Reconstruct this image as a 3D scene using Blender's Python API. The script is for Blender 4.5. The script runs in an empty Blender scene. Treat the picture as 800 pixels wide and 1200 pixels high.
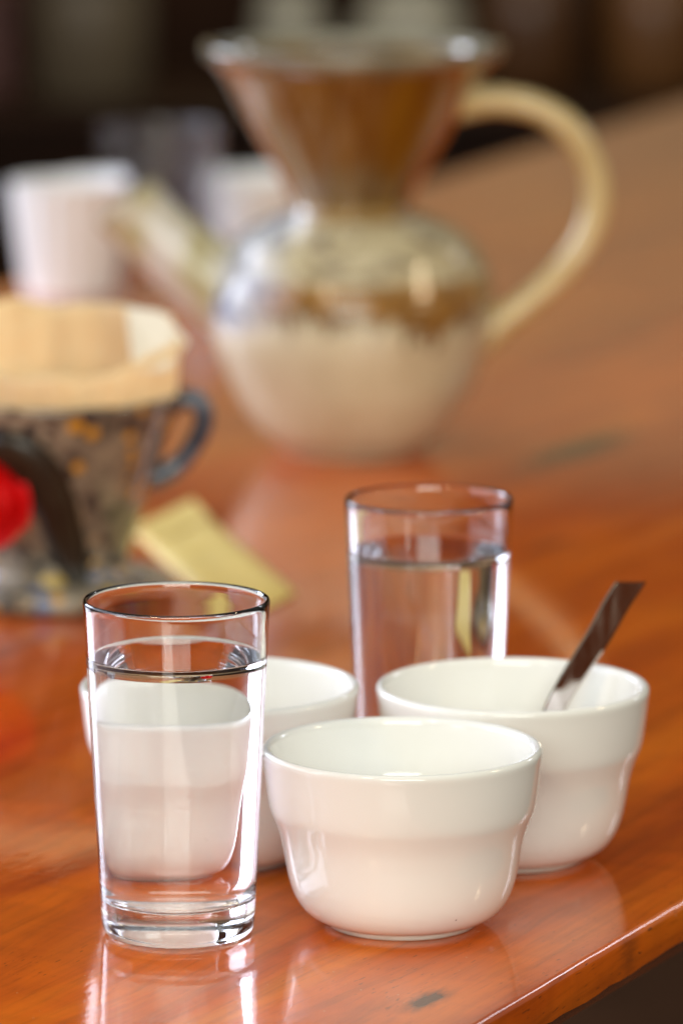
import bpy, bmesh, math, random
from mathutils import Vector, Matrix, noise

R = math.radians
random.seed(11)
scene = bpy.context.scene
col = scene.collection

# ------------------------------------------------------------------ camera
cam_d = bpy.data.cameras.new('camera')
cam = bpy.data.objects.new('camera', cam_d)
col.objects.link(cam)
cam.location = (0, 0, 0.457)
cam.rotation_euler = (R(90 - 10.0), 0, 0)
cam_d.sensor_fit = 'VERTICAL'
cam_d.sensor_height = 36
cam_d.sensor_width = 24
cam_d.lens = 180
cam_d.clip_end = 100
cam_d.dof.use_dof = True
cam_d.dof.focus_distance = 1.745
cam_d.dof.aperture_fstop = 7.6
scene.camera = cam

# ------------------------------------------------------------------ light
world = bpy.data.worlds.new('World')
scene.world = world
world.use_nodes = True
bg = world.node_tree.nodes['Background']
bg.inputs['Color'].default_value = (0.98, 0.98, 0.92, 1)
bg.inputs['Strength'].default_value = 0.23


def area(name, loc, target, sx, sy, power, color):
    l = bpy.data.lights.new(name, 'AREA')
    l.shape = 'RECTANGLE'
    l.size, l.size_y = sx, sy
    l.energy = power
    l.color = color
    o = bpy.data.objects.new(name, l)
    col.objects.link(o)
    o.location = loc
    d = Vector(target) - Vector(loc)
    o.rotation_euler = d.to_track_quat('-Z', 'Y').to_euler()
    return o


area('window_light', (-2.0, 2.1, 0.85), (0, 2.0, 0.05), 2.4, 1.4, 30, (0.80, 0.83, 1.0))
area('window_light', (-1.8, 3.8, 0.80), (0, 2.6, 0.05), 0.9, 1.1, 42, (0.76, 0.83, 1.0))
area('window_light', (2.1, 4.1, 1.35), (0, 2.0, 0.0), 0.4, 0.4, 4, (0.9, 0.92, 1.0))
area('ceiling_light', (0.25, 1.4, 2.4), (0.05, 2.2, 0.0), 2.4, 2.4, 9, (0.82, 0.95, 1.0))
area('open_front_light', (0.0, -1.4, 1.05), (0.0, 2.2, 0.0), 2.0, 0.9, 58, (0.96, 0.99, 0.89))
area('far_wall_fill', (0.0, 6.3, 1.9), (0.0, 7.55, 0.5), 2.2, 0.3, 15, (1.0, 0.92, 0.70))  # unseen fill added so the plaster band shows pale in the tabletop
area('warm_lamp', (2.1, 1.7, 1.30), (0.0, 2.75, 0.08), 0.26, 0.26, 10, (1.0, 0.78, 0.50))
area('warm_lamp', (-0.9, 0.3, 1.45), (0.0, 2.75, 0.08), 0.26, 0.26, 10, (1.0, 0.78, 0.50))

scene.view_settings.view_transform = 'Standard'
scene.view_settings.look = 'None'
scene.view_settings.exposure = 0.20
scene.view_settings.gamma = 1.0
scene.view_settings.use_curve_mapping = False
scene.render.engine = 'CYCLES'
cy = scene.cycles
cy.use_denoising = True
cy.max_bounces = 20
cy.transmission_bounces = 16
cy.glossy_bounces = 6
cy.diffuse_bounces = 4
cy.transparent_max_bounces = 16
cy.caustics_reflective = True
cy.caustics_refractive = True
cy.blur_glossy = 0.3
cy.sample_clamp_indirect = 6.0


# ------------------------------------------------------------------ helpers
def set_in(n, name, v):
    if name in n.inputs:
        n.inputs[name].default_value = v


class Mat:
    """A small wrapper for building node materials."""

    def __init__(self, name):
        self.m = bpy.data.materials.new(name)
        self.m.use_nodes = True
        self.t = self.m.node_tree
        self.p = self.t.nodes['Principled BSDF']
        self.out = self.t.nodes['Material Output']
        self._obj = None

    def n(self, typ, **kw):
        nd = self.t.nodes.new(typ)
        for k, v in kw.items():
            setattr(nd, k, v)
        return nd

    def link(self, a, b):
        self.t.links.new(a, b)

    @property
    def obj(self):
        if self._obj is None:
            self._obj = self.n('ShaderNodeTexCoord').outputs['Object']
        return self._obj

    def mapping(self, scale=(1, 1, 1), loc=(0, 0, 0), rot=(0, 0, 0), src=None):
        mp = self.n('ShaderNodeMapping')
        mp.inputs['Scale'].default_value = scale
        mp.inputs['Location'].default_value = loc
        mp.inputs['Rotation'].default_value = rot
        self.link(src or self.obj, mp.inputs['Vector'])
        return mp.outputs['Vector']

    def noise(self, vec, scale=5, detail=4, rough=0.5, dist=0.0):
        nd = self.n('ShaderNodeTexNoise')
        nd.inputs['Scale'].default_value = scale
        nd.inputs['Detail'].default_value = detail
        nd.inputs['Roughness'].default_value = rough
        nd.inputs['Distortion'].default_value = dist
        self.link(vec, nd.inputs['Vector'])
        return nd.outputs['Fac']

    def ramp(self, fac, stops, interp='LINEAR'):
        nd = self.n('ShaderNodeValToRGB')
        cr = nd.color_ramp
        cr.interpolation = interp
        while len(cr.elements) < len(stops):
            cr.elements.new(0.5)
        for e, (pos, c) in zip(cr.elements, stops):
            e.position = pos
            e.color = (c, c, c, 1) if isinstance(c, (int, float)) else (*c, 1)
        self.link(fac, nd.inputs['Fac'])
        return nd.outputs['Color']

    def mix(self, fac, a, b, mode='MIX'):
        nd = self.n('ShaderNodeMix', data_type='RGBA', blend_type=mode)
        for sock, v in ((nd.inputs[0], fac), (nd.inputs[6], a), (nd.inputs[7], b)):
            if isinstance(v, (int, float)):
                sock.default_value = v
            elif isinstance(v, tuple):
                sock.default_value = (*v, 1)
            else:
                self.link(v, sock)
        return nd.outputs[2]

    def math(self, op, a, b=None, c=None, clamp=False):
        nd = self.n('ShaderNodeMath', operation=op, use_clamp=clamp)
        for i, v in enumerate((a, b, c)):
            if v is None:
                continue
            if isinstance(v, (int, float)):
                nd.inputs[i].default_value = v
            else:
                self.link(v, nd.inputs[i])
        return nd.outputs[0]

    def sep(self, vec):
        nd = self.n('ShaderNodeSeparateXYZ')
        self.link(vec, nd.inputs[0])
        return nd.outputs

    def bump(self, h, strength=0.2, dist=0.001, normal=None):
        nd = self.n('ShaderNodeBump')
        nd.inputs['Strength'].default_value = strength
        nd.inputs['Distance'].default_value = dist
        self.link(h, nd.inputs['Height'])
        if normal is not None:
            self.link(normal, nd.inputs['Normal'])
        self.link(nd.outputs['Normal'], self.p.inputs['Normal'])
        return nd.outputs['Normal']

    def spot(self, centre, radii, angle=0.0):
        """1 at the centre of an ellipse falling to 0 at its rim (object space, x and y)."""
        c, s = math.cos(angle), math.sin(angle)
        x, y, z = self.sep(self.obj)
        dx = self.math('SUBTRACT', x, centre[0])
        dy = self.math('SUBTRACT', y, centre[1])
        ax = self.math('ADD', self.math('MULTIPLY', dx, c / radii[0]), self.math('MULTIPLY', dy, s / radii[0]))
        ay = self.math('ADD', self.math('MULTIPLY', dx, -s / radii[1]), self.math('MULTIPLY', dy, c / radii[1]))
        d = self.math('SQRT', self.math('ADD', self.math('MULTIPLY', ax, ax), self.math('MULTIPLY', ay, ay)))
        return self.math('SUBTRACT', 1.0, d, clamp=True)

    def color(self, c):
        if isinstance(c, tuple):
            self.p.inputs['Base Color'].default_value = (*c, 1)
        else:
            self.link(c, self.p.inputs['Base Color'])

    def rough(self, r):
        if isinstance(r, (int, float)):
            self.p.inputs['Roughness'].default_value = r
        else:
            self.link(r, self.p.inputs['Roughness'])


def mesh_obj(name, verts, faces, mat, parent=None, smooth=True, mats=None, face_mats=None):
    me = bpy.data.meshes.new(name)
    me.from_pydata([tuple(v) for v in verts], [], faces)
    me.validate()
    me.update()
    o = bpy.data.objects.new(name, me)
    col.objects.link(o)
    for m in (mats or [mat]):
        me.materials.append(m)
    if face_mats:
        for p, i in zip(me.polygons, face_mats):
            p.material_index = i
    if smooth:
        me.polygons.foreach_set('use_smooth', [True] * len(me.polygons))
    if parent:
        o.parent = parent
    return o


def lathe(profile, seg=96, wobble=None):
    """profile: list of (r, z); r == 0 ends become poles. Normals outward when profile runs bottom-outer-top-inner."""
    verts, faces, rows = [], [], []
    for (r, z) in profile:
        if r < 1e-7:
            rows.append([len(verts)])
            verts.append((0, 0, z))
        else:
            row = []
            for k in range(seg):
                a = 2 * math.pi * k / seg
                rr, zz = (r, z) if wobble is None else wobble(r, z, a)
                row.append(len(verts))
                verts.append((rr * math.cos(a), rr * math.sin(a), zz))
            rows.append(row)
    for a, b in zip(rows, rows[1:]):
        if len(a) == 1 and len(b) == 1:
            continue
        for k in range(seg):
            k2 = (k + 1) % seg
            if len(a) == 1:
                faces.append((a[0], b[k2], b[k]))
            elif len(b) == 1:
                faces.append((a[k], a[k2], b[0]))
            else:
                faces.append((a[k], a[k2], b[k2], b[k]))
    return verts, faces


def smooth_path(pts, n=8):
    """Catmull-Rom through tuples of any length."""
    out = []
    P = [pts[0]] + list(pts) + [pts[-1]]
    for i in range(1, len(P) - 2):
        for k in range(n):
            t = k / n
            out.append(tuple(0.5 * (2 * b + (c - a) * t + (2 * a - 5 * b + 4 * c - d) * t * t + (3 * b - a - 3 * c + d) * t ** 3)
                             for a, b, c, d in zip(P[i - 1], P[i], P[i + 1], P[i + 2])))
    out.append(tuple(pts[-1]))
    return out


def round_path(pts, n=6):
    return smooth_path(pts, n)


def strap(path, half_w, half_t, side, seg=20, cap=True):
    """Sweep a superellipse along a path; side = direction of its width."""
    verts, faces, rows = [], [], []
    P = [Vector(p[:3]) for p in path]
    side = Vector(side)
    for i, p in enumerate(P):
        d = (P[min(i + 1, len(P) - 1)] - P[max(i - 1, 0)]).normalized()
        s = (side - d * side.dot(d)).normalized()
        nrm = d.cross(s)
        f = path[i][3] if len(path[i]) > 3 else 1.0
        row = []
        for k in range(seg):
            a = 2 * math.pi * k / seg
            ca, sa = math.cos(a), math.sin(a)
            e = 0.8
            x = math.copysign(abs(ca) ** e, ca) * half_w * f
            y = math.copysign(abs(sa) ** e, sa) * half_t * f
            row.append(len(verts))
            verts.append(p + s * x + nrm * y)
        rows.append(row)
    for a, b in zip(rows, rows[1:]):
        for k in range(seg):
            k2 = (k + 1) % seg
            faces.append((a[k], a[k2], b[k2], b[k]))
    if cap:
        faces.append(tuple(reversed(rows[0])))
        faces.append(tuple(rows[-1]))
    return verts, faces


def box_geo(x0, x1, y0, y1, z0, z1, bev=0.003):
    bm = bmesh.new()
    bmesh.ops.create_cube(bm, size=1)
    for v in bm.verts:
        v.co = Vector((x0 + (v.co.x + .5) * (x1 - x0), y0 + (v.co.y + .5) * (y1 - y0), z0 + (v.co.z + .5) * (z1 - z0)))
    if bev > 0:
        bmesh.ops.bevel(bm, geom=bm.edges[:], offset=bev, segments=2, affect='EDGES', profile=0.6)
    v = [tuple(x.co) for x in bm.verts]
    bm.verts.index_update()
    f = [tuple(x.index for x in fc.verts) for fc in bm.faces]
    bm.free()
    return v, f


def tag(o, label=None, cat=None, group=None, kind=None):
    if label:
        o['label'] = label
    if cat:
        o['category'] = cat
    if group:
        o['group'] = group
    if kind:
        o['kind'] = kind
    return o


def empty(name, loc, rz=0.0):
    o = bpy.data.objects.new(name, None)
    o.empty_display_size = 0.02
    col.objects.link(o)
    o.location = loc
    o.rotation_euler = (0, 0, rz)
    return o


def copy_tree(o, parent=None):
    c = o.copy()
    col.objects.link(c)
    if parent:
        c.parent = parent
    for ch in o.children:
        copy_tree(ch, c)
    return c


# ------------------------------------------------------------------ materials
def simple(name, c, rough=0.4, metallic=0.0, bump=None, var=0.12, scale=30):
    m = Mat(name)
    f = m.noise(m.obj, scale, 5)
    dark = tuple(x * (1 - var) for x in c)
    lite = tuple(min(1, x * (1 + var)) for x in c)
    m.color(m.ramp(f, [(0.3, dark), (0.7, lite)]))
    m.rough(rough)
    m.p.inputs['Metallic'].default_value = metallic
    if bump:
        m.bump(m.noise(m.obj, bump[0], 3), bump[1], bump[2])
    return m


# table wood --------------------------------------------------------
TAB_O = Vector((0.0448, 1.6247, 0))
TAB_A = R(63.8)


def to_table(x, y):
    d = Vector((x, y)) - Vector((TAB_O.x, TAB_O.y))
    c, s = math.cos(TAB_A), math.sin(TAB_A)
    return (d.x * c + d.y * s, -d.x * s + d.y * c)


def wood(name, seed, tint=(1, 1, 1), knots=()):
    m = Mat(name)
    off = (seed * 3.1, seed * 1.7, seed * 0.9)
    warp = m.n('ShaderNodeTexNoise')
    warp.inputs['Scale'].default_value = 3.0
    warp.inputs['Detail'].default_value = 3
    m.link(m.mapping((0.7, 2.0, 2.0), off), warp.inputs['Vector'])
    vec = m.n('ShaderNodeVectorMath', operation='MULTIPLY_ADD')
    m.link(warp.outputs['Color'], vec.inputs[0])
    vec.inputs[1].default_value = (0.10, 0.06, 0.06)
    m.link(m.mapping((1, 1, 1), off), vec.inputs[2])
    v = vec.outputs[0]
    broad = m.noise(m.mapping((1.6, 9, 9), src=v), 2.2, 5, 0.55, 0.6)
    c = m.ramp(broad, [(0.28, (0.28, 0.032, 0.0015)), (0.42, (0.50, 0.084, 0.0025)),
                       (0.56, (0.63, 0.125, 0.004)), (0.74, (0.72, 0.185, 0.010))])
    streak = m.noise(m.mapping((2.5, 70, 70), src=v), 2.5, 6, 0.62, 0.25)
    c = m.mix(0.55, c, m.ramp(streak, [(0.30, 0.5), (0.50, 1.0), (0.7, 1.15)]), 'MULTIPLY')
    fine = m.noise(m.mapping((22, 420, 420), src=v), 1.5, 3, 0.6)
    c = m.mix(0.35, c, m.ramp(fine, [(0.30, 0.45), (0.46, 1.0)]), 'MULTIPLY')
    figure = m.noise(m.mapping((26, 7, 7), loc=off, rot=(0, 0, 0.5)), 2.0, 3, 0.5, 0.8)
    c = m.mix(0.3, c, m.ramp(figure, [(0.35, 0.68), (0.65, 1.15)]), 'MULTIPLY')
    c = m.mix(1.0, c, tint, 'MULTIPLY')
    # pores: tiny dark dashes along the grain
    pore = m.noise(m.mapping((150, 900, 900), src=v), 1.0, 1, 0.5)
    patch = m.noise(m.mapping((5, 12, 12), off), 2.0, 2)
    pm = m.math('MULTIPLY', m.ramp(pore, [(0.69, 0.0), (0.75, 1.0)]), m.ramp(patch, [(0.45, 0.0), (0.65, 0.8)]))
    c = m.mix(pm, c, (0.06, 0.02, 0.006))
    # settled dust and tiny nicks in the varnish
    vo = m.n('ShaderNodeTexVoronoi')
    vo.inputs['Scale'].default_value = 240
    m.link(m.obj, vo.inputs['Vector'])
    dust = m.math('MULTIPLY', m.math('LESS_THAN', vo.outputs['Distance'], 0.10), m.math('LESS_THAN', m.sep(vo.outputs['Color'])[0], 0.09))
    c = m.mix(m.math('MULTIPLY', dust, 0.55), c, (0.62, 0.42, 0.26))
    kn = m.noise(m.mapping((90, 320, 320)), 1.0, 5, 0.65)
    for (px, py, rx, ry, amt) in knots:
        s = m.spot(to_table(px, py), (rx, ry))
        s = m.math('MULTIPLY', m.math('ADD', m.math('MULTIPLY', s, 2.3), m.math('MULTIPLY', m.math('SUBTRACT', kn, 0.5), 4.0)), s, clamp=True)
        c = m.mix(m.math('MULTIPLY', s, amt, clamp=True), c, (0.022, 0.011, 0.007))
    m.color(c)
    m.rough(0.42)
    m.p.inputs['Specular IOR Level'].default_value = 0.05
    m.p.inputs['Coat Weight'].default_value = 1.0
    m.p.inputs['Coat IOR'].default_value = 1.41
    rn = m.noise(m.mapping((8, 40, 40), off), 3.0, 4)
    m.link(m.ramp(rn, [(0.3, 0.035), (0.7, 0.08)]), m.p.inputs['Coat Roughness'])
    # varnish: gentle orange peel plus a trace of grain
    h = m.math('ADD', m.noise(m.mapping((40, 90, 90), off), 3.0, 3), m.math('MULTIPLY', streak, 0.35))
    nb = m.n('ShaderNodeBump')
    nb.inputs['Strength'].default_value = 0.05
    nb.inputs['Distance'].default_value = 0.001
    m.link(h, nb.inputs['Height'])
    m.link(nb.outputs['Normal'], m.p.inputs['Normal'])
    m.link(nb.outputs['Normal'], m.p.inputs['Coat Normal'])
    return m.m


def glass_mat(name, ior, color=(1, 1, 1), rough=0.0):
    m = bpy.data.materials.new(name)
    m.use_nodes = True
    t = m.node_tree
    t.nodes.remove(t.nodes['Principled BSDF'])
    g = t.nodes.new('ShaderNodeBsdfGlass')
    g.inputs['IOR'].default_value = ior
    g.inputs['Roughness'].default_value = rough
    g.inputs['Color'].default_value = (*color, 1)
    t.links.new(g.outputs[0], t.nodes['Material Output'].inputs['Surface'])
    return m


M_GLASS = glass_mat('clear_glass', 1.5, (0.985, 0.99, 0.995))
M_WET = glass_mat('water_against_glass', 1.333 / 1.5)
M_WATER = glass_mat('water_surface', 1.333)


def china(name, c, rough=0.06, pinholes=False):
    m = Mat(name)
    f = m.noise(m.obj, 14, 4)
    cc = m.ramp(f, [(0.3, tuple(x * 0.97 for x in c)), (0.7, c)])
    if pinholes:
        vo = m.n('ShaderNodeTexVoronoi')
        vo.inputs['Scale'].default_value = 110
        m.link(m.obj, vo.inputs['Vector'])
        dot = m.math('MULTIPLY', m.math('LESS_THAN', vo.outputs['Distance'], 0.045), m.math('LESS_THAN', m.sep(vo.outputs['Color'])[0], 0.30))
        cc = m.mix(m.math('MULTIPLY', dot, 0.8), cc, (0.10, 0.07, 0.04))
    m.color(cc)
    m.rough(rough)
    m.p.inputs['IOR'].default_value = 1.52
    m.bump(m.noise(m.obj, 45, 2), 0.05, 0.001)
    return m


M_CHINA = china('white_glazed_china', (0.84, 0.835, 0.80), 0.08, True).m
M_BISQUE = simple('unglazed_foot', (0.68, 0.64, 0.57), 0.7, bump=(400, 0.2, 0.0003)).m

# ================================================================== setting
m = simple('dark_floor', (0.065, 0.027, 0.012), 0.6, var=0.3, scale=6)
m.p.inputs['Specular IOR Level'].default_value = 0.1
fl = mesh_obj('floor', [(-25, -25, -0.75), (25, -25, -0.75), (25, 14, -0.75), (-25, 14, -0.75)], [(0, 1, 2, 3)], m.m, smooth=False)
tag(fl, kind='structure')

m = Mat('dark_panelled_wall')
f = m.noise(m.mapping((2, 2, 0.5)), 2.5, 5)
m.color(m.ramp(f, [(0.3, (0.010, 0.005, 0.003)), (0.6, (0.030, 0.012, 0.006)), (0.8, (0.055, 0.016, 0.008))]))
m.rough(0.8)
m.p.inputs['Specular IOR Level'].default_value = 0.1
v, f = box_geo(-4.6, 4.6, 7.55, 7.70, -0.75, 0.12, 0.01)
tag(mesh_obj('wall', v, f, m.m, smooth=False), kind='structure')
v, f = box_geo(-4.6, 4.6, 7.58, 7.70, 0.122, 0.86, 0.01)  # unseen pale band, put in for the tabletop to reflect
tag(mesh_obj('wall', v, f, simple('beige_plaster', (0.55, 0.43, 0.27), 0.8, var=0.08, scale=3).m, smooth=False), kind='structure')
v, f = box_geo(-4.6, 4.6, 7.54, 7.70, 0.862, 2.15, 0.01)  # unseen upper wall, put in dark to darken the near table's reflections
tag(mesh_obj('wall', v, f, m.m, smooth=False), kind='structure')

v, f = box_geo(-4.6, 4.6, -4.12, -4.0, -0.75, 1.0, 0.01)  # unseen half wall added behind the camera so the spoon handle mirrors red-brown
tag(mesh_obj('wall', v, f, simple('red_brown_reflection_wall', (0.42, 0.10, 0.022), 0.7, var=0.25, scale=2).m, smooth=False), kind='structure')

# ================================================================== table
table = tag(empty('wooden_table', (TAB_O.x, TAB_O.y, 0), TAB_A),
            'long glossy orange wooden plank table under all the cups and glasses', 'table')
KN1 = (0.1322, 2.7957, 0.11, 0.024, 1.0)
KN2 = (0.0285, 1.654, 0.023, 0.0085, 0.95)
KN4 = (0.1030, 1.7383, 0.016, 0.006, 0.55)
KN5 = (0.1560, 1.8460, 0.014, 0.004, 0.35)
KN3 = (0.100, 2.492, 0.045, 0.008, 0.45)
X0, X1 = -0.75, 4.3


def yfar(x):
    y = 1.05 + 0.10 * max(0.0, x - 1.9) + 0.012 * noise.noise(Vector((x * 1.3, 7, 0)))
    return y + 0.03 * math.exp(-((x - 1.65) / 0.15) ** 2)


def plank(ya, yb, mt, front_live=False, back_live=False, zoff=0.0):
    steps = 420 if front_live else 90
    verts, faces, rows = [], [], []
    for i in range(steps + 1):
        t = i / steps
        x = X0 + (X1 - X0) * (t if not front_live else t ** 1.4)
        a = ya(x) if callable(ya) else ya
        b = yb(x) if callable(yb) else yb
        if front_live:
            n1 = noise.noise(Vector((x * 3.0, 0, 0))) * 0.0035 + noise.noise(Vector((x * 30, 1, 0))) * 0.0005
            n2 = noise.noise(Vector((x * 26, 2, 0))) * 0.0010 + noise.noise(Vector((x * 85, 3, 0))) * 0.0007
            n3 = noise.noise(Vector((x * 60, 4, 0))) * 0.00018 + noise.noise(Vector((x * 240, 5, 0))) * 0.00010
            a += n1 * 0.6
            front = [(a + 0.018, -0.030), (a + 0.006, -0.0175 + n2), (a + 0.0012, -0.0155 + n2 * 1.6),
                     (a - 0.0002 + n2 * 0.3, -0.010), (a - 0.0002, -0.0032), (a + 0.0001 + n3, -0.0014 + n3),
                     (a + 0.0009 + n3, -0.0003 + n3 * .5), (a + 0.0019 + n3, -0.00002), (a + 0.0045, 0.0)]
        else:
            front = [(a, -0.030), (a, 0.0)]
        back = [(b, 0.0), (b, -0.030)]
        row = []
        for (y, z) in front + back:
            row.append(len(verts))
            verts.append((x, y, z + zoff))
        rows.append(row)
    n = len(rows[0])
    for r0, r1 in zip(rows, rows[1:]):
        for k in range(n):
            k2 = (k + 1) % n
            faces.append((r0[k], r1[k], r1[k2], r0[k2]))
    faces.append(tuple(rows[0]))
    faces.append(tuple(reversed(rows[-1])))
    o = mesh_obj('plank', verts, faces, mt, table)
    o.data.set_sharp_from_angle(angle=R(50))
    for p in o.data.polygons:                       # the wide top stays truly flat
        if p.normal.z > 0.9995 or p.area > 0.002:
            p.use_smooth = False
    return o


J1, J2, J3 = 0.318, 0.600, 0.850
plank(0.0, J1 - 0.0001, wood('orange_varnished_wood', 1, (1.0, 0.96, 0.62), (KN2, KN4, KN5)), front_live=True)
plank(J1 + 0.0001, J2 - 0.0003, wood('red_varnished_wood', 2, (0.95, 0.82, 0.6), (KN1, KN3)))
plank(J2 + 0.0003, J3 - 0.0003, wood('brown_varnished_wood', 3, (0.90, 0.92, 0.9)))
plank(J3 + 0.0003, yfar, wood('tan_varnished_wood', 4, (0.90, 0.95, 1.0)), back_live=True)
M_LEG = simple('dark_leg_wood', (0.06, 0.022, 0.010), 0.4, var=0.3).m
for (lx, ly) in ((-0.45, 0.14), (-0.45, 0.90), (3.9, 0.14), (3.9, 1.02)):
    v, f = box_geo(lx - 0.035, lx + 0.035, ly - 0.035, ly + 0.035, -0.75, -0.0305, 0.004)
    mesh_obj('leg', v, f, M_LEG, table, smooth=False)

# ================================================================== bowls
def make_bowl():
    root = empty('white_bowl', (0, 0, 0))
    cm = 0.01
    outer = [(2.72, 0.22), (2.86, 0.25), (3.05, 0.31), (3.32, 0.47), (3.58, 0.74), (3.80, 1.10), (3.95, 1.50), (4.05, 1.90),
             (4.14, 2.40), (4.21, 2.80), (4.275, 3.10), (4.34, 3.35), (4.43, 3.62), (4.54, 3.90), (4.645, 4.16),
             (4.71, 4.42), (4.76, 4.75), (4.81, 5.15), (4.86, 5.60), (4.90, 5.95), (4.925, 6.15),
             (4.92, 6.28), (4.87, 6.37), (4.79, 6.41), (4.70, 6.39), (4.62, 6.32), (4.57, 6.20),
             (4.52, 5.8), (4.46, 5.2), (4.40, 4.7), (4.32, 4.3), (4.20, 3.95), (4.05, 3.6), (3.94, 3.2), (3.85, 2.6), (3.72, 1.9),
             (3.45, 1.3), (3.0, 0.88), (2.4, 0.66), (1.6, 0.57), (0.8, 0.55), (0.0, 0.55)]
    prof = round_path(outer, 3)
    prof = [(max(r, 0) * cm, z * cm) for r, z in prof]
    v, f = lathe([(0, 0.0018)] + [(0.022, 0.0018)] + prof, 128)
    mesh_obj('bowl_body', v, f, M_CHINA, root)
    ring = [(2.30, 0.20), (2.32, 0.03), (2.38, 0.0), (2.55, 0.0), (2.62, 0.035), (2.66, 0.12), (2.73, 0.235)]
    v, f = lathe([(r * cm, z * cm) for r, z in ring], 128)
    mesh_obj('foot_ring', v, f, M_BISQUE, root)
    return root


G_BOWL = 'white china bowls on the table'
b1 = make_bowl()
b1.location = (0.0214, 1.7565, 0)
tag(b1, 'empty white china bowl standing in front, right of the front water glass', 'bowl', G_BOWL)
b2 = copy_tree(b1)
b2.location = (0.0632, 1.8533, 0)
b2.scale = (1.025,) * 3
b2.rotation_euler.z = 1.1
tag(b2, 'white china bowl with a metal spoon standing in it', 'bowl', G_BOWL)
b3 = copy_tree(b1)
b3.location = (-0.0450, 1.8535, 0)
b3.scale = (1.05, 1.05, 1.03)
b3.rotation_euler.z = 2.3
tag(b3, 'white china bowl partly hidden behind the front water glass', 'bowl', G_BOWL)
b4 = copy_tree(b1)
b4.location = (-0.056, 3.70, 0)
b4.scale = (0.84,) * 3
b4.rotation_euler.z = 3.1
tag(b4, 'blurred white china bowl far back between jug spout and jug neck', 'bowl', G_BOWL)

# ================================================================== drinking glasses
def make_glass():
    root = empty('drinking_glass', (0, 0, 0))
    cm = 0.01
    ZW = 9.9          # water level

    def r_out(z):
        return 2.66 + (3.235 - 2.66) * (z / 11.6) ** 1.0

    def r_in(z):
        return r_out(z) - 0.19
    ri_w = r_in(ZW + 0.05)
    outer = [(0, 0.12), (1.2, 0.11), (1.9, 0.08), (2.2, 0.03), (2.36, 0.0), (2.47, 0.02), (2.56, 0.08), (2.62, 0.18), (2.66, 0.32)]
    outer += [(r_out(z), z) for z in (0.5, 0.9, 1.4, 2.2, 3.2, 4.4, 5.6, 6.8, 8.0, 9.2, 10.2, 11.0, 11.4)]
    outer += [(3.238, 11.6), (3.248, 11.74), (3.244, 11.82), (3.222, 11.88), (3.178, 11.905), (3.132, 11.885), (3.100, 11.83), (3.080, 11.74), (3.055, 11.55)]
    outer += [(r_in(z), z) for z in (11.2, 10.8, 10.4, ZW + 0.05)]
    v, f = lathe([(r * cm, z * cm) for r, z in outer], 160)
    mesh_obj('glass_wall', v, f, M_GLASS, root)
    # the water body: bottom, wet wall, then the curved meniscus and level top
    wet = [(0, 1.12), (1.2, 1.11), (1.8, 1.13), (2.15, 1.2), (2.36, 1.32), (2.47, 1.5), (2.52, 1.75)]
    wet += [(r_in(z), z) for z in (2.2, 3.0, 4.2, 5.4, 6.6, 7.8, 8.8, 9.5, ZW + 0.05)]
    top = [(ri_w - 0.015, ZW + 0.03), (ri_w - 0.045, ZW + 0.014), (ri_w - 0.09, ZW + 0.004), (ri_w - 0.17, ZW), (1.6, ZW), (0, ZW)]
    prof = wet + top
    v, f = lathe([(r * cm, z * cm) for r, z in prof], 160)
    nw = 160 * (len(wet) - 1)
    fm = [0 if i < nw else 1 for i in range(len(f))]
    mesh_obj('water', v, f, None, root, mats=[M_WET, M_WATER], face_mats=fm)
    return root


G_GL = 'clear glasses of water'
g1 = make_glass()
g1.location = (-0.0572, 1.7435, 0.0002)
tag(g1, 'clear straight glass of water in front at the left, before a white bowl', 'glass', G_GL)
g2 = copy_tree(g1)
g2.location = (0.0337, 1.9480, 0.0002)
g2.rotation_euler.z = 0.7
tag(g2, 'slightly blurred glass of water standing behind the three white bowls', 'glass', G_GL)

# ================================================================== spoon
m = Mat('polished_steel')
m.color((0.62, 0.54, 0.45))
m.p.inputs['Metallic'].default_value = 1.0
m.rough(m.ramp(m.noise(m.mapping((300, 300, 40)), 1.0, 3), [(0.3, 0.03), (0.7, 0.09)]))
M_STEEL = m.m
spoon = tag(empty('spoon', (0.0672, 1.868, 0.012)), 'metal spoon with flat handle leaning out of the right white bowl', 'spoon')
SO = Vector((0.0672, 1.868, 0.012))
hp = [(0.1080, 1.8800, 0.0989), (0.1051, 1.8794, 0.0947), (0.1019, 1.8787, 0.0896), (0.0954, 1.8770, 0.0780), (0.0851, 1.8748, 0.0621),
      (0.0800, 1.8735, 0.0530), (0.0745, 1.8730, 0.040), (0.0690, 1.8740, 0.027)]
wd = [0.0047, 0.0048, 0.0048, 0.0046, 0.0041, 0.0038, 0.0033, 0.0029]
path = smooth_path([(*(Vector(p) - SO), w) for p, w in zip(hp, wd)], 6)
verts, faces, rows = [], [], []
th = 0.0007
for i, p in enumerate(path):
    a = Vector(path[max(i - 1, 0)][:3])
    b = Vector(path[min(i + 1, len(path) - 1)][:3])
    d = (b - a).normalized()
    nrm = Vector((0.02, -0.98, 0.16))
    nrm = (nrm - d * nrm.dot(d)).normalized()
    s = d.cross(nrm)
    # the end of the handle is cut square to the level of the table
    row = []
    w = p[3]
    sk = 0.0
    for (u, q) in ((-1, -.6), (-.84, -1), (0, -1.02), (.84, -1), (1, -.6), (1, .6), (.93, 1), (0, .75), (-.93, 1), (-1, .6)):
        row.append(len(verts))
        pt = Vector(p[:3]) + s * (u * w) - nrm * (q * th)
        if i < 8:                                   # end of the handle cut off level
            pt = pt - d * ((pt.z - p[2]) / d.z * (1 - i / 8))
        verts.append(pt)
    rows.append(row)
for r0, r1 in zip(rows, rows[1:]):
    n = len(r0)
    for k in range(n):
        faces.append((r0[k], r0[(k + 1) % n], r1[(k + 1) % n], r1[k]))
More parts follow.
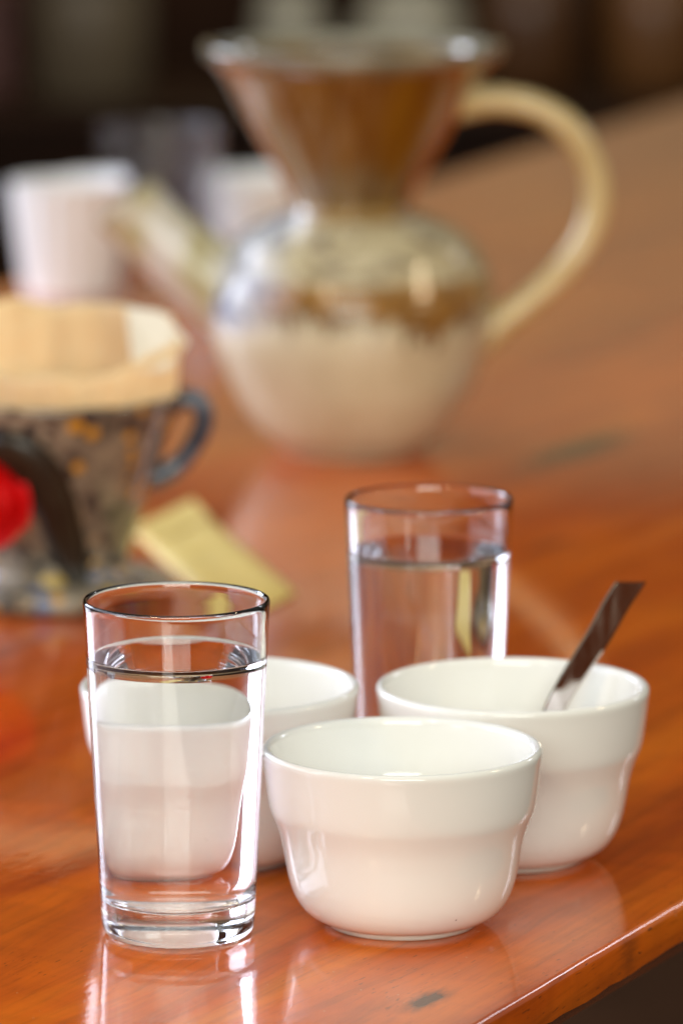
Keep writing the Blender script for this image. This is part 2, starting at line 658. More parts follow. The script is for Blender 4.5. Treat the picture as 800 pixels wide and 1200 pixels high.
faces.append(tuple(reversed(rows[0])))
faces.append(tuple(rows[-1]))
o = mesh_obj('handle', verts, faces, M_STEEL, spoon)
o.data.set_sharp_from_angle(angle=R(18))
# the spoon's bowl, down inside the china bowl
verts, faces = [], []
nu, nv = 18, 12
ax = (Vector((0.069, 1.874, 0.027)) - Vector((0.050, 1.850, 0.010))).normalized()
sdv = Vector((0.8, -0.6, 0)).normalized()
upv = sdv.cross(ax).normalized()
if upv.z < 0:
    upv = -upv
base = Vector((0.069, 1.874, 0.027)) - SO
L, W = 0.040, 0.013
for layer in (0, 1):
    for i in range(nu + 1):
        t = i / nu
        w = W * (math.sin(math.pi * min(1, t * 0.96 + 0.04)) ** 0.6) * (0.7 + 0.5 * t)
        if i == nu:
            w = 0.0006
        for j in range(nv + 1):
            s = -1 + 2 * j / nv
            dep = 0.005 * (1 - s * s) * math.sin(math.pi * t)
            verts.append(base - ax * (L * t) + sdv * (s * w) - upv * (dep + layer * 0.0009))
    
N1 = (nu + 1) * (nv + 1)
for i in range(nu):
    for j in range(nv):
        a = i * (nv + 1) + j
        faces.append((a, a + 1, a + nv + 2, a + nv + 1))
        a += N1
        faces.append((a + nv + 1, a + nv + 2, a + 1, a))
for i in range(nu):
    for j in (0, nv):
        a = i * (nv + 1) + j
        faces.append((a, a + nv + 1, a + nv + 1 + N1, a + N1))
mesh_obj('spoon_bowl', verts, faces, M_STEEL, spoon)

# ================================================================== big ceramic jug
def jug_glaze(name, part):
    m = Mat(name)
    x, y, z = m.sep(m.obj)
    ang = m.math('ARCTAN2', x, m.math('MULTIPLY', y, -1.0))      # 0 faces the camera
    speck = m.noise(m.obj, 420, 2, 0.6)
    soft = m.noise(m.obj, 22, 4, 0.6)
    cream = m.ramp(soft, [(0.3, (0.49, 0.435, 0.27)), (0.6, (0.60, 0.55, 0.37)), (0.75, (0.66, 0.62, 0.46))])
    cream = m.mix(m.ramp(speck, [(0.62, 0.0), (0.72, 0.5)]), cream, (0.25, 0.15, 0.07))
    if part == 'body':
        cmb = m.n('ShaderNodeCombineXYZ')
        m.link(m.math('MULTIPLY', ang, 6.0), cmb.inputs[0])
        m.link(m.math('MULTIPLY', z, 30.0), cmb.inputs[1])
        drip = m.noise(cmb.outputs[0], 1.6, 3, 0.6)
        drip2 = m.noise(cmb.outputs[0], 5.0, 2, 0.6)
        low = m.math('SUBTRACT', 0.117, m.math('MULTIPLY', m.math('ADD', drip, m.math('MULTIPLY', drip2, 0.6)), 0.044))
        side = m.ramp(m.math('MULTIPLY_ADD', ang, 0.15915, 0.5), [(0.34, 0.0), (0.40, 1.0), (0.68, 1.0), (0.74, 0.35)])
        band = m.math('MULTIPLY', m.math('GREATER_THAN', z, m.math('SUBTRACT', low, m.math('MULTIPLY', m.ramp(m.math('MULTIPLY_ADD', ang, 0.15915, 0.5), [(0.54, 0.0), (0.595, 1.0), (0.64, 0.0)]), 0.016))),
                      m.math('LESS_THAN', z, m.math('ADD', 0.097, m.math('MULTIPLY', drip2, 0.008))))
        edge = m.math('SUBTRACT', 1.0, m.math('MULTIPLY', m.math('ABSOLUTE', m.math('SUBTRACT', z, low)), 260.0), clamp=True)
        sag = m.ramp(m.math('MULTIPLY_ADD', ang, 0.15915, 0.5), [(0.48, 0.0), (0.56, 0.2), (0.595, 1.0), (0.63, 0.15), (0.68, 0.0)])
        low = m.math('SUBTRACT', low, m.math('MULTIPLY', sag, 0.016))
        edge = m.math('SUBTRACT', 1.0, m.math('MULTIPLY', m.math('ABSOLUTE', m.math('SUBTRACT', z, low)), 220.0), clamp=True)
        brown = m.ramp(m.noise(m.mapping((60, 60, 20)), 2.0, 4), [(0.3, (0.17, 0.072, 0.006)), (0.7, (0.34, 0.165, 0.020))])
        c = m.mix(m.math('MULTIPLY', band, side), cream, brown)
        c = m.mix(m.math('MULTIPLY', m.math('MULTIPLY', edge, side), 0.75), c, (0.05, 0.04, 0.03))
        sh = m.ramp(z, [(0.0, 0.0), (1.0, 1.0)])
        top = m.math('MULTIPLY_ADD', z, 110.0, -10.6, clamp=True)
        mott = m.noise(m.mapping((40, 40, 60)), 1.6, 4, 0.6, 0.6)
        shoulder = m.ramp(mott, [(0.34, (0.085, 0.07, 0.05)), (0.43, (0.32, 0.25, 0.13)), (0.56, (0.60, 0.52, 0.32)), (0.68, (0.16, 0.09, 0.02))])
        c = m.mix(m.math('MULTIPLY', top, 0.9), c, shoulder)
        c = m.mix(m.math('MULTIPLY_ADD', z, 300.0, -300.0 * 0.1290, clamp=True), c, (0.27, 0.15, 0.03))
        # blue and pale splashes at the spout side
        blue = m.noise(m.mapping((35, 35, 35), loc=(1.3, 0.2, 0.4)), 1.4, 4, 0.6)
        bl = m.math('MULTIPLY', m.ramp(m.math('MULTIPLY_ADD', ang, 0.15915, 0.5), [(0.20, 1.0), (0.36, 0.9), (0.42, 0.0)]),
                    m.math('MULTIPLY', m.math('MULTIPLY_ADD', z, 70.0, -4.6, clamp=True), 1.0))
        bc = m.ramp(blue, [(0.38, (0.03, 0.05, 0.16)), (0.48, (0.30, 0.34, 0.42)), (0.58, (0.66, 0.66, 0.64))])
        c = m.mix(bl, c, bc)
    elif part == 'neck':
        cmb = m.n('ShaderNodeCombineXYZ')
        m.link(m.math('MULTIPLY', ang, 2.6), cmb.inputs[0])
        m.link(m.math('MULTIPLY', z, 9.0), cmb.inputs[1])
        run = m.noise(cmb.outputs[0], 1.3, 5, 0.62, 0.4)
        amber = m.ramp(run, [(0.25, (0.055, 0.022, 0.001)), (0.45, (0.13, 0.057, 0.002)), (0.6, (0.19, 0.090, 0.004)), (0.8, (0.28, 0.16, 0.030))])
        run2 = m.noise(cmb.outputs[0], 2.4, 4, 0.6, 0.3)
        left = m.ramp(m.math('MULTIPLY_ADD', ang, 0.15915, 0.5), [(0.10, 0.0), (0.20, 0.9), (0.36, 0.7), (0.45, 0.25), (0.56, 0.0)])
        up = m.math('MULTIPLY_ADD', z, 14.0, -2.2, clamp=True)
        c = m.mix(m.math('MULTIPLY', m.ramp(run2, [(0.42, 0.0), (0.58, 1.0)]), m.math('MULTIPLY', left, 1.0)), amber, (0.40, 0.35, 0.25))
        lip = m.math('MULTIPLY_ADD', z, 160.0, -160.0 * 0.2150, clamp=True)
        c = m.mix(lip, c, m.ramp(soft, [(0.35, (0.12, 0.11, 0.07)), (0.6, (0.24, 0.22, 0.15))]))
        base = m.math('MULTIPLY_ADD', z, -220.0, 220.0 * 0.1410, clamp=True)
        c = m.mix(m.math('MULTIPLY', base, 0.6), c, (0.36, 0.22, 0.05))
    elif part == 'handle':
        c = m.ramp(m.noise(m.obj, 30, 4), [(0.3, (0.48, 0.34, 0.13)), (0.55, (0.62, 0.48, 0.22)), (0.75, (0.70, 0.60, 0.38))])
    else:
        c = m.ramp(m.noise(m.mapping((30, 30, 18)), 1.5, 3), [(0.3, (0.30, 0.26, 0.11)), (0.5, (0.46, 0.42, 0.24)), (0.62, (0.62, 0.60, 0.54))])
    m.color(c)
    m.rough(0.22 if part != 'body' else m.ramp(z, [(0.075, 0.5), (0.095, 0.13)]))
    m.p.inputs['Coat Weight'].default_value = 1.0 if part == 'neck' else 0.5
    m.p.inputs['Coat Roughness'].default_value = 0.05
    rings = m.math('SINE', m.math('MULTIPLY', z, 1500.0))
    m.bump(m.math('ADD', m.math('MULTIPLY', rings, 0.5), m.noise(m.obj, 60, 3)), 0.25, 0.0008)
    return m.m


JUG = Vector((0.0056, 2.787, 0))
jug = tag(empty('ceramic_jug', JUG), 'large glazed ceramic jug with wide amber funnel neck and long loop handle', 'jug')
ma = 0.01


def wob(r, z, a):
    n = noise.noise(Vector((math.cos(a) * 1.5, math.sin(a) * 1.5, z * 40)))
    ring = 0.0005 * math.sin(z * 820)
    return r + n * 0.0010 + ring, z


belly = [(0, 0.3), (2.8, 0.3), (3.1, 0.0), (3.6, 0.02), (3.8, 0.25), (4.25, 0.6), (4.9, 1.15), (5.6, 2.05), (6.25, 3.1), (6.85, 4.3), (7.35, 5.6), (7.72, 6.9),
         (7.85, 8.0), (7.78, 8.9), (7.52, 9.8), (7.10, 10.75), (6.60, 11.5), (5.8, 12.2), (4.8, 12.75), (3.85, 13.1), (3.3, 13.35)]
v, f = lathe([(max(0, r) * ma, z * ma) for r, z in round_path(belly, 3)], 96, wob)
mesh_obj('jug_body', v, f, jug_glaze('cream_and_brown_glaze', 'body'), jug)
neck = [(3.30, 13.25), (3.22, 13.6), (3.35, 14.0), (3.8, 14.9), (4.6, 16.3), (5.35, 17.6), (6.15, 19.1), (6.85, 20.4), (7.3, 21.1), (7.75, 21.55),
        (8.10, 21.8), (8.2, 22.1), (8.05, 22.4), (7.75, 22.42), (7.4, 22.1), (6.85, 21.3), (6.1, 20.1), (5.2, 18.2), (4.2, 16.2), (3.1, 14.4), (2.8, 13.4), (2.75, 12.4), (0, 12.3)]
v, f = lathe([(max(0, r) * ma, z * ma) for r, z in round_path(neck, 3)], 96, wob)
mesh_obj('funnel_neck', v, f, jug_glaze('amber_glaze', 'neck'), jug)
hp = [(0.0560, 0, 0.1915), (0.068, 0, 0.1930), (0.0827, 0, 0.1932), (0.1023, 0, 0.1886), (0.1191, 0, 0.1774), (0.1305, 0, 0.1573), (0.1334, 0, 0.1385),
      (0.1289, 0, 0.1198), (0.1160, 0, 0.1010), (0.0974, 0, 0.0835), (0.0787, 0, 0.0690), (0.069, 0, 0.0620)]
fac = [1.25, 1.05, .95, .95, 1, 1, 1, .98, .95, .95, 1.1, 1.3]
path = smooth_path([(*p, q) for p, q in zip(hp, fac)], 6)
v, f = strap(path, 0.0110, 0.0080, (0, 1, 0), 20)
mesh_obj('handle', v, f, jug_glaze('cream_handle_glaze', 'handle'), jug)
# spout: an open tapering tube rising to the left
sp = [(-0.056, 0, 0.080, 0.025), (-0.072, 0, 0.0915, 0.0235), (-0.089, 0, 0.1045, 0.0215), (-0.105, 0, 0.1185, 0.0200), (-0.117, 0, 0.131, 0.0195), (-0.123, 0, 0.138, 0.0205)]
sp = smooth_path(sp, 6)
verts, faces, rows = [], [], []
seq = [(p, 1.0) for p in sp] + [(p, 0.80) for p in reversed(sp)]
cut = Vector((-0.45, 0, 0.9)).normalized()
for idx, (p, k) in enumerate(seq):
    i = idx if idx < len(sp) else 2 * len(sp) - 1 - idx
    a, b = Vector(sp[max(i - 1, 0)][:3]), Vector(sp[min(i + 1, len(sp) - 1)][:3])
    d = (b - a).normalized()
    s = Vector((0, 1, 0))
    nrm = d.cross(s)
    row = []
    for q in range(28):
        an = 2 * math.pi * q / 28
        row.append(len(verts))
        verts.append(Vector(p[:3]) + s * math.cos(an) * p[3] * k + nrm * math.sin(an) * p[3] * k)
    rows.append(row)
for r0, r1 in zip(rows, rows[1:]):
    for q in range(28):
        q2 = (q + 1) % 28
        faces.append((r0[q], r1[q], r1[q2], r0[q2]))
mesh_obj('spout', verts, faces, jug_glaze('pale_green_spout_glaze', 'spout'), jug)

# ================================================================== coffee dripper with paper filter
DR = Vector((-0.1344, 2.3631, 0))
dr = tag(empty('coffee_dripper', DR), 'speckled dark ceramic coffee dripper decorated with a red rose at left', 'coffee dripper')


def speckle(name, base_dark=False):
    m = Mat(name)
    big = m.noise(m.obj, 38, 4, 0.6)
    c = m.ramp(big, [(0.30, (0.045, 0.043, 0.038)), (0.44, (0.15, 0.130, 0.098)), (0.60, (0.29, 0.24, 0.17)), (0.78, (0.11, 0.11, 0.10))])

    def dots(scale, size, colr, seed, frac):
        nonlocal c
        vo = m.n('ShaderNodeTexVoronoi')
        vo.inputs['Scale'].default_value = scale
        vo.inputs['Randomness'].default_value = 1.0
        m.link(m.mapping((1, 1, 1), loc=(seed, seed * .7, seed * .3)), vo.inputs['Vector'])
        pick = m.math('LESS_THAN', m.sep(vo.outputs['Color'])[0], frac)
        inside = m.ramp(vo.outputs['Distance'], [(size, 1.0), (size + 0.08, 0.0)])
        c = m.mix(m.math('MULTIPLY', pick, inside), c, colr)
    dots(120, 0.42, (0.035, 0.035, 0.035), 0.3, 0.45)
    dots(125, 0.36, (0.52, 0.25, 0.015), 1.7, 0.27)
    dots(150, 0.35, (0.30, 0.22, 0.13), 2.9, 0.2)
    if base_dark:
        dots(62, 0.36, (0.50, 0.36, 0.10), 4.1, 0.28)
        dots(85, 0.36, (0.12, 0.15, 0.24), 5.3, 0.35)
    m.color(c)
    m.rough(0.16)
    m.p.inputs['Coat Weight'].default_value = 0.4
    m.bump(m.noise(m.obj, 90, 3), 0.25, 0.001)
    return m.m


M_SPK = speckle('speckled_glaze')
cup = [(0, 1.6), (3.0, 1.6), (3.3, 1.0), (3.35, 1.5), (3.5, 2.1), (3.85, 3.2), (4.4, 4.8), (5.0, 6.6), (5.5, 8.0), (5.95, 9.3), (6.08, 9.6), (6.02, 9.78), (5.85, 9.8), (5.7, 9.6),
       (5.2, 8.0), (4.6, 6.4), (3.9, 4.6), (3.2, 3.0), (2.4, 2.2), (0, 2.1)]
v, f = lathe([(max(0, r) * ma, z * ma) for r, z in round_path(cup, 3)], 96)
mesh_obj('dripper_cone', v, f, M_SPK, dr)
fln = [(0, 0.3), (3.4, 0.3), (3.6, 0.0), (5.1, 0.0), (5.5, 0.15), (5.66, 0.5), (5.6, 0.85), (5.3, 1.02), (4.4, 1.12), (3.6, 1.35), (3.2, 1.7), (0, 1.7)]
v, f = lathe([(max(0, r) * ma, z * ma) for r, z in round_path(fln, 3)], 96)
mesh_obj('base_flange', v, f, speckle('speckled_base_glaze', True), dr)
hd = [(0.0515, 0, 0.0880, 1.2), (0.0590, 0, 0.0935, 1.05), (0.0660, 0, 0.0935, 1), (0.0700, 0, 0.0880, 1), (0.0695, 0, 0.0800, 1), (0.0650, 0, 0.0715, 1),
      (0.0590, 0, 0.0640, 1), (0.0520, 0, 0.0590, 1.15), (0.044, 0, 0.0570, 1.3)]
v, f = strap(smooth_path(hd, 6), 0.0080, 0.0048, (0, 1, 0), 18)
m = Mat('dark_blue_glaze')
m.color(m.ramp(m.noise(m.obj, 60, 4), [(0.35, (0.03, 0.035, 0.05)), (0.65, (0.13, 0.15, 0.20))]))
m.rough(0.10)
M_DBLUE = m.m
mesh_obj('handle', v, f, M_DBLUE, dr)


def on_cone(x, z, lift=0.0):
    """point on the dripper cone's camera side"""
    prof = [(1.6, 3.5), (2.1, 3.5), (3.2, 3.85), (4.8, 4.4), (6.6, 5.0), (8.0, 5.5), (9.6, 6.05)]
    zz = z * 100
    r = prof[0][1]
    for (a, ra), (b, rb) in zip(prof, prof[1:]):
        if zz >= a:
            r = ra + (rb - ra) * min(1, (zz - a) / (b - a))
    r = r / 100 + lift
    return Vector((x, -math.sqrt(max(r * r - x * x, 1e-6)), z))


# dark leaf lying over the cone beside the rose
mid = smooth_path([(-0.034, 0.0765, 0.003), (-0.024, 0.0790, 0.0075), (-0.013, 0.0760, 0.0105), (-0.004, 0.0665, 0.0112), (0.0025, 0.0520, 0.0105),
                   (0.0065, 0.0370, 0.0095), (0.0105, 0.0220, 0.0078), (0.0140, 0.0135, 0.004)], 6)
verts, faces = [], []
nj = 6
for i, (x, z, w) in enumerate(mid):
    a, b = mid[max(i - 1, 0)], mid[min(i + 1, len(mid) - 1)]
    d = Vector((b[0] - a[0], b[1] - a[1])).normalized()
    pn = Vector((-d.y, d.x))
    for layer in (1, 0):
        for j in range(nj + 1):
            s = -1 + 2 * j / nj
            lift = 0.0008 + (0.0048 * (1 - s * s) + 0.0008) * layer - (0.0012 if (layer and j == nj // 2) else 0)
            verts.append(on_cone(x + pn.x * s * w, max(z + pn.y * s * w, 0.012), lift + (0.004 if z < 0.03 else 0) * (1 - z / 0.03 if z < .03 else 0)))
row = 2 * (nj + 1)
for i in range(len(mid) - 1):
    for j in range(nj):
        a = i * row + j
        faces.append((a, a + row, a + row + 1, a + 1))
        a += nj + 1
        faces.append((a, a + 1, a + row + 1, a + row))
    for j in (0, nj):
        a = i * row + j
        faces.append((a, a + nj + 1, a + row + nj + 1, a + row))
m = Mat('dark_green_leaf_glaze')
m.color(m.ramp(m.noise(m.obj, 50, 4), [(0.3, (0.006, 0.006, 0.004)), (0.7, (0.018, 0.016, 0.009))]))
m.rough(0.35)
mesh_obj('leaf', verts, faces, m.m, dr)
# rose: petals curled round one another
m = Mat('red_petal_glaze')
m.color(m.ramp(m.noise(m.obj, 70, 3), [(0.3, (0.45, 0.001, 0.001)), (0.7, (0.66, 0.003, 0.003))]))
m.rough(0.5)
m.p.inputs['Specular IOR Level'].default_value = 0.15
rc = on_cone(-0.0250, 0.0525, 0.001)
rose = empty('rose', rc)
rose.parent = dr
rose.scale = (1.15,) * 3
ro = Vector((-0.30, -1, 0.12)).normalized()
rs = ro.cross(Vector((0, 0, 1))).normalized()
ru = rs.cross(ro).normalized()
layers = [(6, 0.0118, 0.0105, 0.0016, 0.55), (5, 0.0085, 0.0120, 0.0036, 0.30), (4, 0.0055, 0.0130, 0.0050, 0.12), (3, 0.0028, 0.0135, 0.0060, 0.02)]
core_v, core_f = lathe([(0, -0.002), (0.0120, -0.001), (0.0125, 0.002), (0.010, 0.006), (0.005, 0.009), (0, 0.010)], 32)
core_v = [rs * v[0] + ru * v[1] + ro * v[2] for v in core_v]
mesh_obj('rose_heart', core_v, core_f, m.m, rose)
for li, (n, rad, hgt, base_h, flare) in enumerate(layers):
    for k in range(n):
        a0 = 2 * math.pi * (k + 0.37 * li) / n
        span = 2 * math.pi / n * 0.72
        verts, faces = [], []
        NU, NV = 10, 6
        for layer in (0, 1):
            for i in range(NU + 1):
                u = -1 + 2 * i / NU
                for j in range(NV + 1):
                    t = j / NV
                    top = hgt * (1 - 0.22 * u * u)
                    rr = rad * (0.72 + 0.40 * t) + flare * 0.010 * t ** 3 + 0.0009 * u - layer * 0.0007
                    hh = base_h * 0.3 + top * t * (1 - 0.25 * flare * t)
                    an = a0 + u * span * (0.75 + 0.25 * math.sin(math.pi * min(1, t + .2)))
                    verts.append(rs * math.cos(an) * rr + ru * math.sin(an) * rr + ro * hh)
        N1 = (NU + 1) * (NV + 1)
        for i in range(NU):
            for j in range(NV):
                a = i * (NV + 1) + j
                faces.append((a, a + NV + 1, a + NV + 2, a + 1))
                a += N1
                faces.append((a, a + 1, a + NV + 2, a + NV + 1))
            a = i * (NV + 1) + NV
            faces.append((a, a + NV + 1, a + NV + 1 + N1, a + N1))
        for j in range(NV):
            for i in (0, NU):
                a = i * (NV + 1) + j
                faces.append((a, a + 1, a + 1 + N1, a + N1))
        mesh_obj('petal', verts, faces, m.m, rose)

# paper filter standing in the dripper
m = Mat('tan_filter_paper')
pc = m.ramp(m.noise(m.obj, 160, 4), [(0.3, (0.94, 0.76, 0.49)), (0.7, (0.96, 0.82, 0.57))])
m.color(pc)
m.rough(0.85)
tr = m.n('ShaderNodeBsdfTranslucent')
m.link(pc, tr.inputs['Color'])
mx = m.n('ShaderNodeMixShader')
mx.inputs[0].default_value = 0.62
m.link(m.p.outputs[0], mx.inputs[1])
m.link(tr.outputs[0], mx.inputs[2])
m.link(mx.outputs[0], m.out.inputs['Surface'])
SEG = 96


def ftop(a):
    # a = 0 at the right; -pi/2 faces the camera, pi/2 is the back
    s = math.sin(a)
    z = 0.1240 + 0.0095 * s + 0.0018 * math.sin(3 * a + 0.6) + 0.0014 * math.sin(7 * a) + 0.0006 * math.sin(13 * a + 2)
    if s < 0:
        z += 0.004 * s * s * math.sin(2.2 * a + 1.0)
    return z + 0.004 * math.exp(-((math.atan2(math.sin(a + 0.25), math.cos(a + 0.25))) / 0.16) ** 2)


verts, faces = [], []
NZ = 16
for layer in (0, 1):
    for k in range(SEG):
        a = 2 * math.pi * k / SEG
        zt = ftop(a)
        for i in range(NZ + 1):
            t = i / NZ
            z = 0.027 + (zt - 0.027) * t
            pleat = 0.0011 * math.sin(a * 17 + 1.5 * math.sin(a * 3)) * t
            fold = 0.0055 * math.exp(-((math.atan2(math.sin(a + 0.25), math.cos(a + 0.25))) / 0.14) ** 2) * t
            rr = 0.0275 + (0.0575 - 0.0275) * min(1.0, (z - 0.027) / 0.069) + max(0, z - 0.096) * 0.07
            rr = rr - 0.0022 + pleat + fold - layer * 0.0003 + 0.0035 * t * noise.noise(Vector((math.cos(a) * 2.2, math.sin(a) * 2.2, z * 40)))
            verts.append((rr * math.cos(a), rr * math.sin(a), z))
R1 = NZ + 1
N1 = SEG * R1
for k in range(SEG):
    k2 = (k + 1) % SEG
    for i in range(NZ):
        faces.append((k * R1 + i, k2 * R1 + i, k2 * R1 + i + 1, k * R1 + i + 1))
        faces.append((N1 + k * R1 + i, N1 + k * R1 + i + 1, N1 + k2 * R1 + i + 1, N1 + k2 * R1 + i))
    faces.append((k * R1 + NZ, k2 * R1 + NZ, N1 + k2 * R1 + NZ, N1 + k * R1 + NZ))
    faces.append((k2 * R1, k * R1, N1 + k * R1, N1 + k2 * R1))
pf = mesh_obj('paper_filter', verts, faces, m.m)
pf.location = DR
m = simple('window_lit_paper', (0.93, 0.84, 0.70), 0.85, var=0.03, scale=80)  # paler colour paints window light onto the filter's folded corner
P = [Vector(p) for p in ((0.0333, 0.012, 0.1360), (0.0392, -0.040, 0.1135), (0.0536, -0.030, 0.1113), (0.0632, -0.006, 0.1220), (0.0508, 0.012, 0.1335))]
verts = P + [p + Vector((0.0002, 0.0004, -0.0003)) for p in P]
mesh_obj('lit_folded_corner', verts, [(0, 1, 2), (0, 2, 4), (4, 2, 3), (7, 6, 5), (9, 7, 5), (8, 7, 9)] + [(a, (a + 1) % 5, (a + 1) % 5 + 5, a + 5) for a in range(5)], m.m, pf, smooth=False)
tag(pf, 'tan paper coffee filter standing open inside the speckled dripper', 'coffee filter')

# ================================================================== yellow envelope
ev = tag(empty('paper_envelope', (-0.0757, 2.5623, 0.0005)), 'pale yellow paper envelope lying flat on the table beside the dripper', 'envelope')
EO = Vector((-0.0757, 2.5623, 0))
A, B, Cc = Vector((-0.1037, 2.5205, 0)), Vector((-0.0758, 2.6045, 0)), Vector((-0.0213, 2.3673, 0))
D = A + (Cc - B)
m = Mat('pale_yellow_paper')
m.color(m.ramp(m.noise(m.obj, 60, 5), [(0.3, (0.78, 0.57, 0.16)), (0.7, (0.84, 0.64, 0.22))]))
m.rough(0.55)
verts, faces = [], []
NU, NV = 8, 20
for layer in (0, 1):
    for i in range(NU + 1):
        for j in range(NV + 1):
            u, t = i / NU, j / NV
            p = A + (B - A) * u + (D - A) * t - EO
            edge = min(u, 1 - u, t, 1 - t)
            z = 0.0004 + (0.0030 * min(1, edge / 0.12) ** 0.5 + 0.0008 * noise.noise(Vector((u * 3, t * 6, 0))) * min(1, edge * 6)) * (1 - layer)
            verts.append((p.x, p.y, max(z, 0.0003 * (1 - layer)) + (0.0004 if layer == 0 else 0)))
R1 = NV + 1
N1 = (NU + 1) * R1
for i in range(NU):
    for j in range(NV):
        a = i * R1 + j
        faces.append((a, a + R1, a + R1 + 1, a + 1))
        a += N1
        faces.append((a, a + 1, a + R1 + 1, a + R1))
per = [i * R1 for i in range(NU + 1)] + [NU * R1 + j for j in range(1, NV + 1)] + [i * R1 + NV for i in range(NU - 1, -1, -1)] + [j for j in range(NV - 1, 0, -1)]
for a, b in zip(per, per[1:] + per[:1]):
    faces.append((a, a + N1, b + N1, b))
mesh_obj('envelope_pocket', verts, faces, m.m, ev)
# folded flap at the far end, lying on the pocket
q = [A + (B - A) * 0.03, A + (B - A) * 0.97, A + (B - A) * 0.93 + (D - A) * 0.20, A + (B - A) * 0.07 + (D - A) * 0.20]
verts = [tuple(p - EO + Vector((0, 0, z))) for z in (0.0040, 0.0046) for p in q]
mesh_obj('envelope_flap', verts, [(0, 3, 2, 1), (4, 5, 6, 7), (0, 1, 5, 4), (1, 2, 6, 5), (2, 3, 7, 6), (3, 0, 4, 7)], m.m, ev, smooth=False)

# ================================================================== far left: cups and tumbler
M_PAPER = china('white_cup_glaze', (0.80, 0.79, 0.78), 0.25).m


def make_cup():
    root = empty('white_cup', (0, 0, 0))
    pr = [(0, 0.25), (2.6, 0.25), (2.75, 0.0), (3.0, 0.02), (3.08, 0.2), (3.3, 1.8), (3.65, 4.4), (3.95, 6.6), (4.06, 7.35), (4.1, 7.5), (4.04, 7.58), (3.95, 7.5), (3.85, 6.6), (3.5, 4.2),
          (3.1, 1.5), (2.9, 0.7), (2.4, 0.5), (0, 0.5)]

    def flute(r, z, a):
        return r * (1 + 0.028 * math.cos(18 * a) * (1 if 0.003 < z < 0.070 else 0)), z
    v, f = lathe([(max(0, r) * ma, z * ma) for r, z in round_path(pr, 3)], 128, flute)
    mesh_obj('cup_body', v, f, M_PAPER, root)
    bead = [(4.00, 7.40), (4.13, 7.42), (4.17, 7.52), (4.12, 7.62), (4.02, 7.64), (3.96, 7.56)]
    v, f = lathe([(r * ma, z * ma) for r, z in bead + bead[:1]], 96)
    mesh_obj('rim', v, f, M_PAPER, root)
    return root


c1 = make_cup()
c1.location = (-0.1838, 3.447, 0)
tag(c1, 'blurred white tapered cup at the far left, nearest of the far cups', 'cup', 'white tapered cups at the far left')
c2 = copy_tree(c1)
c2.location = (-0.1720, 3.555, 0)
c2.scale = (0.58, 0.58, 0.90)
c2.rotation_euler.z = 0.2
tag(c2, 'slim white tapered cup mostly hidden between the far left cup and tumbler', 'cup', 'white tapered cups at the far left')

tb = tag(empty('glass_tumbler', (-0.1295, 3.640, 0.0002)), 'wide clear glass tumbler behind the white cups at far left', 'tumbler')
tb.scale = (1, 1, 0.92)
pr = [(0, 0.35), (2.9, 0.3), (3.3, 0.0), (3.6, 0.1), (3.75, 0.5), (3.9, 2.5), (4.1, 5.5), (4.28, 8.5), (4.36, 9.9), (4.40, 10.15), (4.33, 10.28), (4.22, 10.2), (4.15, 9.9),
      (4.06, 8.5), (3.86, 5.5), (3.64, 2.5), (3.45, 1.2), (3.0, 0.95), (0, 0.9)]
v, f = lathe([(max(0, r) * ma, z * ma) for r, z in round_path(pr, 3)], 128)
mesh_obj('tumbler_wall', v, f, glass_mat('misted_glass', 1.45, (0.98, 0.98, 0.99), 0.20), tb)

# ================================================================== dim background furniture
m = Mat('dark_sideboard_wood')
m.color(m.ramp(m.noise(m.mapping((1.5, 8, 8)), 3.0, 5), [(0.3, (0.010, 0.003, 0.001)), (0.7, (0.030, 0.010, 0.003))]))
m.rough(0.6)
m.p.inputs['Specular IOR Level'].default_value = 0.12
M_SB = m.m
sb = tag(empty('sideboard', (0, 6.95, -0.75)), 'low dark wooden sideboard in the dim background behind the table', 'sideboard')


def sbox(name, b, mat=M_SB, parent=sb, bev=0.004):
    v, f = box_geo(*b, bev)
    return mesh_obj(name, v, f, mat, parent, smooth=False)


sbox('sideboard_top', (-1.5, 1.5, -0.32, 0.32, 0.525, 0.56))
sbox('sideboard_body', (-1.44, 1.44, -0.27, 0.30, 0.06, 0.524))
for k in range(6):
    x = -1.42 + k * 0.475
    d = sbox('door', (x, x + 0.465, -0.292, -0.2705, 0.09, 0.50))
    kv, kf = lathe([(0, 0), (0.006, 0.0), (0.006, 0.012), (0.014, 0.018), (0.014, 0.026), (0.008, 0.031), (0, 0.032)], 20)
    kx = x + (0.42 if k % 2 == 0 else 0.045)
    mesh_obj('knob', [(a + kx, -0.292 - c, b + 0.32) for a, b, c in kv], kf, M_STEEL, d)

ZS = -0.1895
cn = tag(empty('canister', (-0.335, 6.88, ZS)), 'blurred beige canister on the sideboard at the upper left', 'canister')
m = simple('beige_enamel', (0.14, 0.105, 0.065), 0.4)
v, f = lathe([(0, 0), (.074, 0), (.077, .004), (.078, .15), (.076, .156), (0, .156)], 64)
mesh_obj('canister_body', v, f, m.m, cn)
v, f = lathe([(0, .1565), (.079, .1565), (.080, .160), (.080, .176), (.072, .182), (.016, .185), (.014, .20), (.018, .208), (.010, .214), (0, .215)], 64)
mesh_obj('lid', v, f, m.m, cn)

# white teacups and amber jars on the sideboard
def pot(name, loc, prof, mat, label, cat, group, lid=None):
    r = tag(empty(name, loc), label, cat, group)
    v, f = lathe([(max(0, a), b) for a, b in round_path(prof, 3)], 64)
    mesh_obj(name + '_body', v, f, mat, r)
    if lid:
        v, f = lathe(lid, 64)
        mesh_obj('lid', v, f, mat, r)
    return r


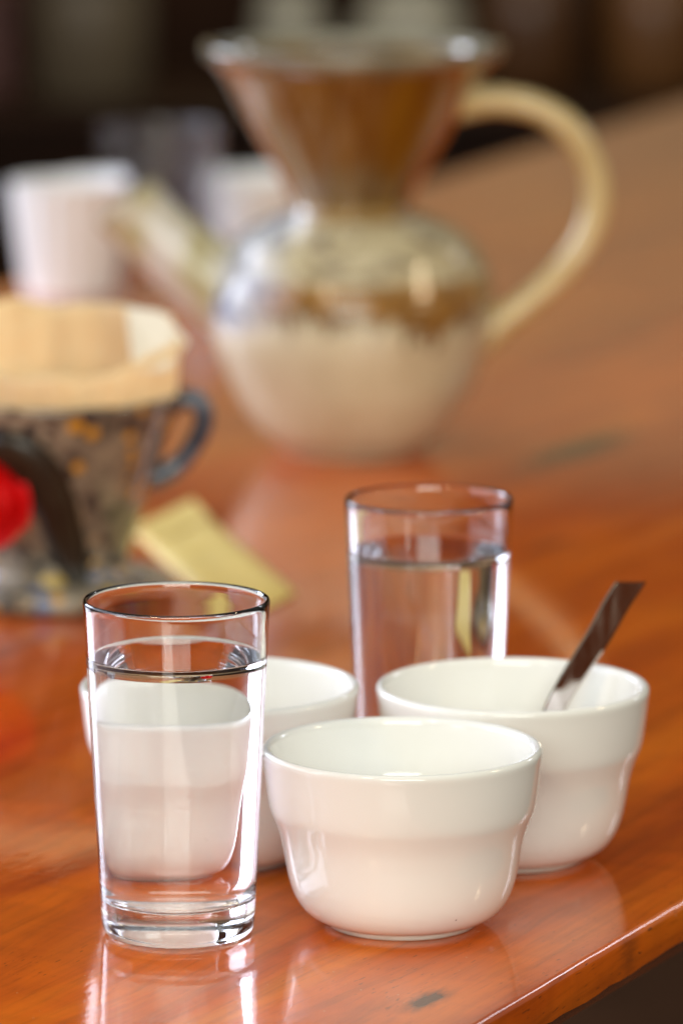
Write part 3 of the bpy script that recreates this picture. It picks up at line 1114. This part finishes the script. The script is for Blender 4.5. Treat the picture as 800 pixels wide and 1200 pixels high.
M_DIMW = simple('cream_stoneware', (0.42, 0.39, 0.31), 0.35).m
tea = [(0, 0.0), (.026, 0), (.030, .004), (.048, .03), (.062, .075), (.066, .105), (.064, .108), (.058, .075), (.044, .034), (.02, .012), (0, .010)]
tea2 = [(a * 0.72, b) for a, b in tea]
pot('stoneware_pot', (0.095, 6.98, ZS + 0.0), [(0, 0), (.045, 0), (.07, .02), (.078, .06), (.072, .10), (.055, .125), (.05, .14), (.045, .14), (.045, .12), (0, .03)], M_DIMW,
    'blurred cream stoneware pot behind the jug rim, right of the other', 'pot', 'cream pots on the sideboard')
pot('stoneware_pot', (-0.070, 6.98, ZS + 0.0), [(0, 0), (.03, 0), (.045, .02), (.048, .06), (.045, .10), (.038, .125), (.036, .14), (.032, .14), (.032, .12), (0, .03)], M_DIMW,
    'small blurred cream stoneware pot behind the jug rim, left of the other', 'pot', 'cream pots on the sideboard')
M_AMB = simple('brown_jar_glaze', (0.095, 0.038, 0.012), 0.3).m
M_AMB2 = simple('amber_jar_glaze', (0.16, 0.065, 0.018), 0.3).m
jar = [(0, 0), (.05, 0), (.062, .012), (.070, .06), (.070, .13), (.055, .165), (.05, .175), (.045, .175), (.045, .16), (0, .03)]
jl = [(0, .1755), (.05, .1755), (.052, .185), (.03, .2), (.012, .205), (.012, .215), (0, .22)]
pot('storage_jar', (0.255, 6.93, ZS), jar, M_AMB, 'blurred dark brown jar on the sideboard right of the jug', 'jar', 'brown jars on the sideboard', jl)
pot('storage_jar', (0.425, 6.95, ZS), jar, M_AMB2, 'blurred amber jar at the upper right corner on the sideboard', 'jar', 'brown jars on the sideboard', jl)
m = simple('dark_red_lacquer', (0.075, 0.012, 0.006), 0.35)
tn = tag(empty('lacquer_box', (-0.50, 6.93, ZS)), 'blurred dark red lacquer box at the upper left corner on the sideboard', 'box')
v, f = box_geo(-0.06, 0.06, -0.06, 0.06, 0.0, 0.12, 0.006)
mesh_obj('box_body', v, f, m.m, tn, smooth=False)
v, f = box_geo(-0.063, 0.063, -0.063, 0.063, 0.121, 0.15, 0.006)
mesh_obj('lid', v, f, m.m, tn, smooth=False)
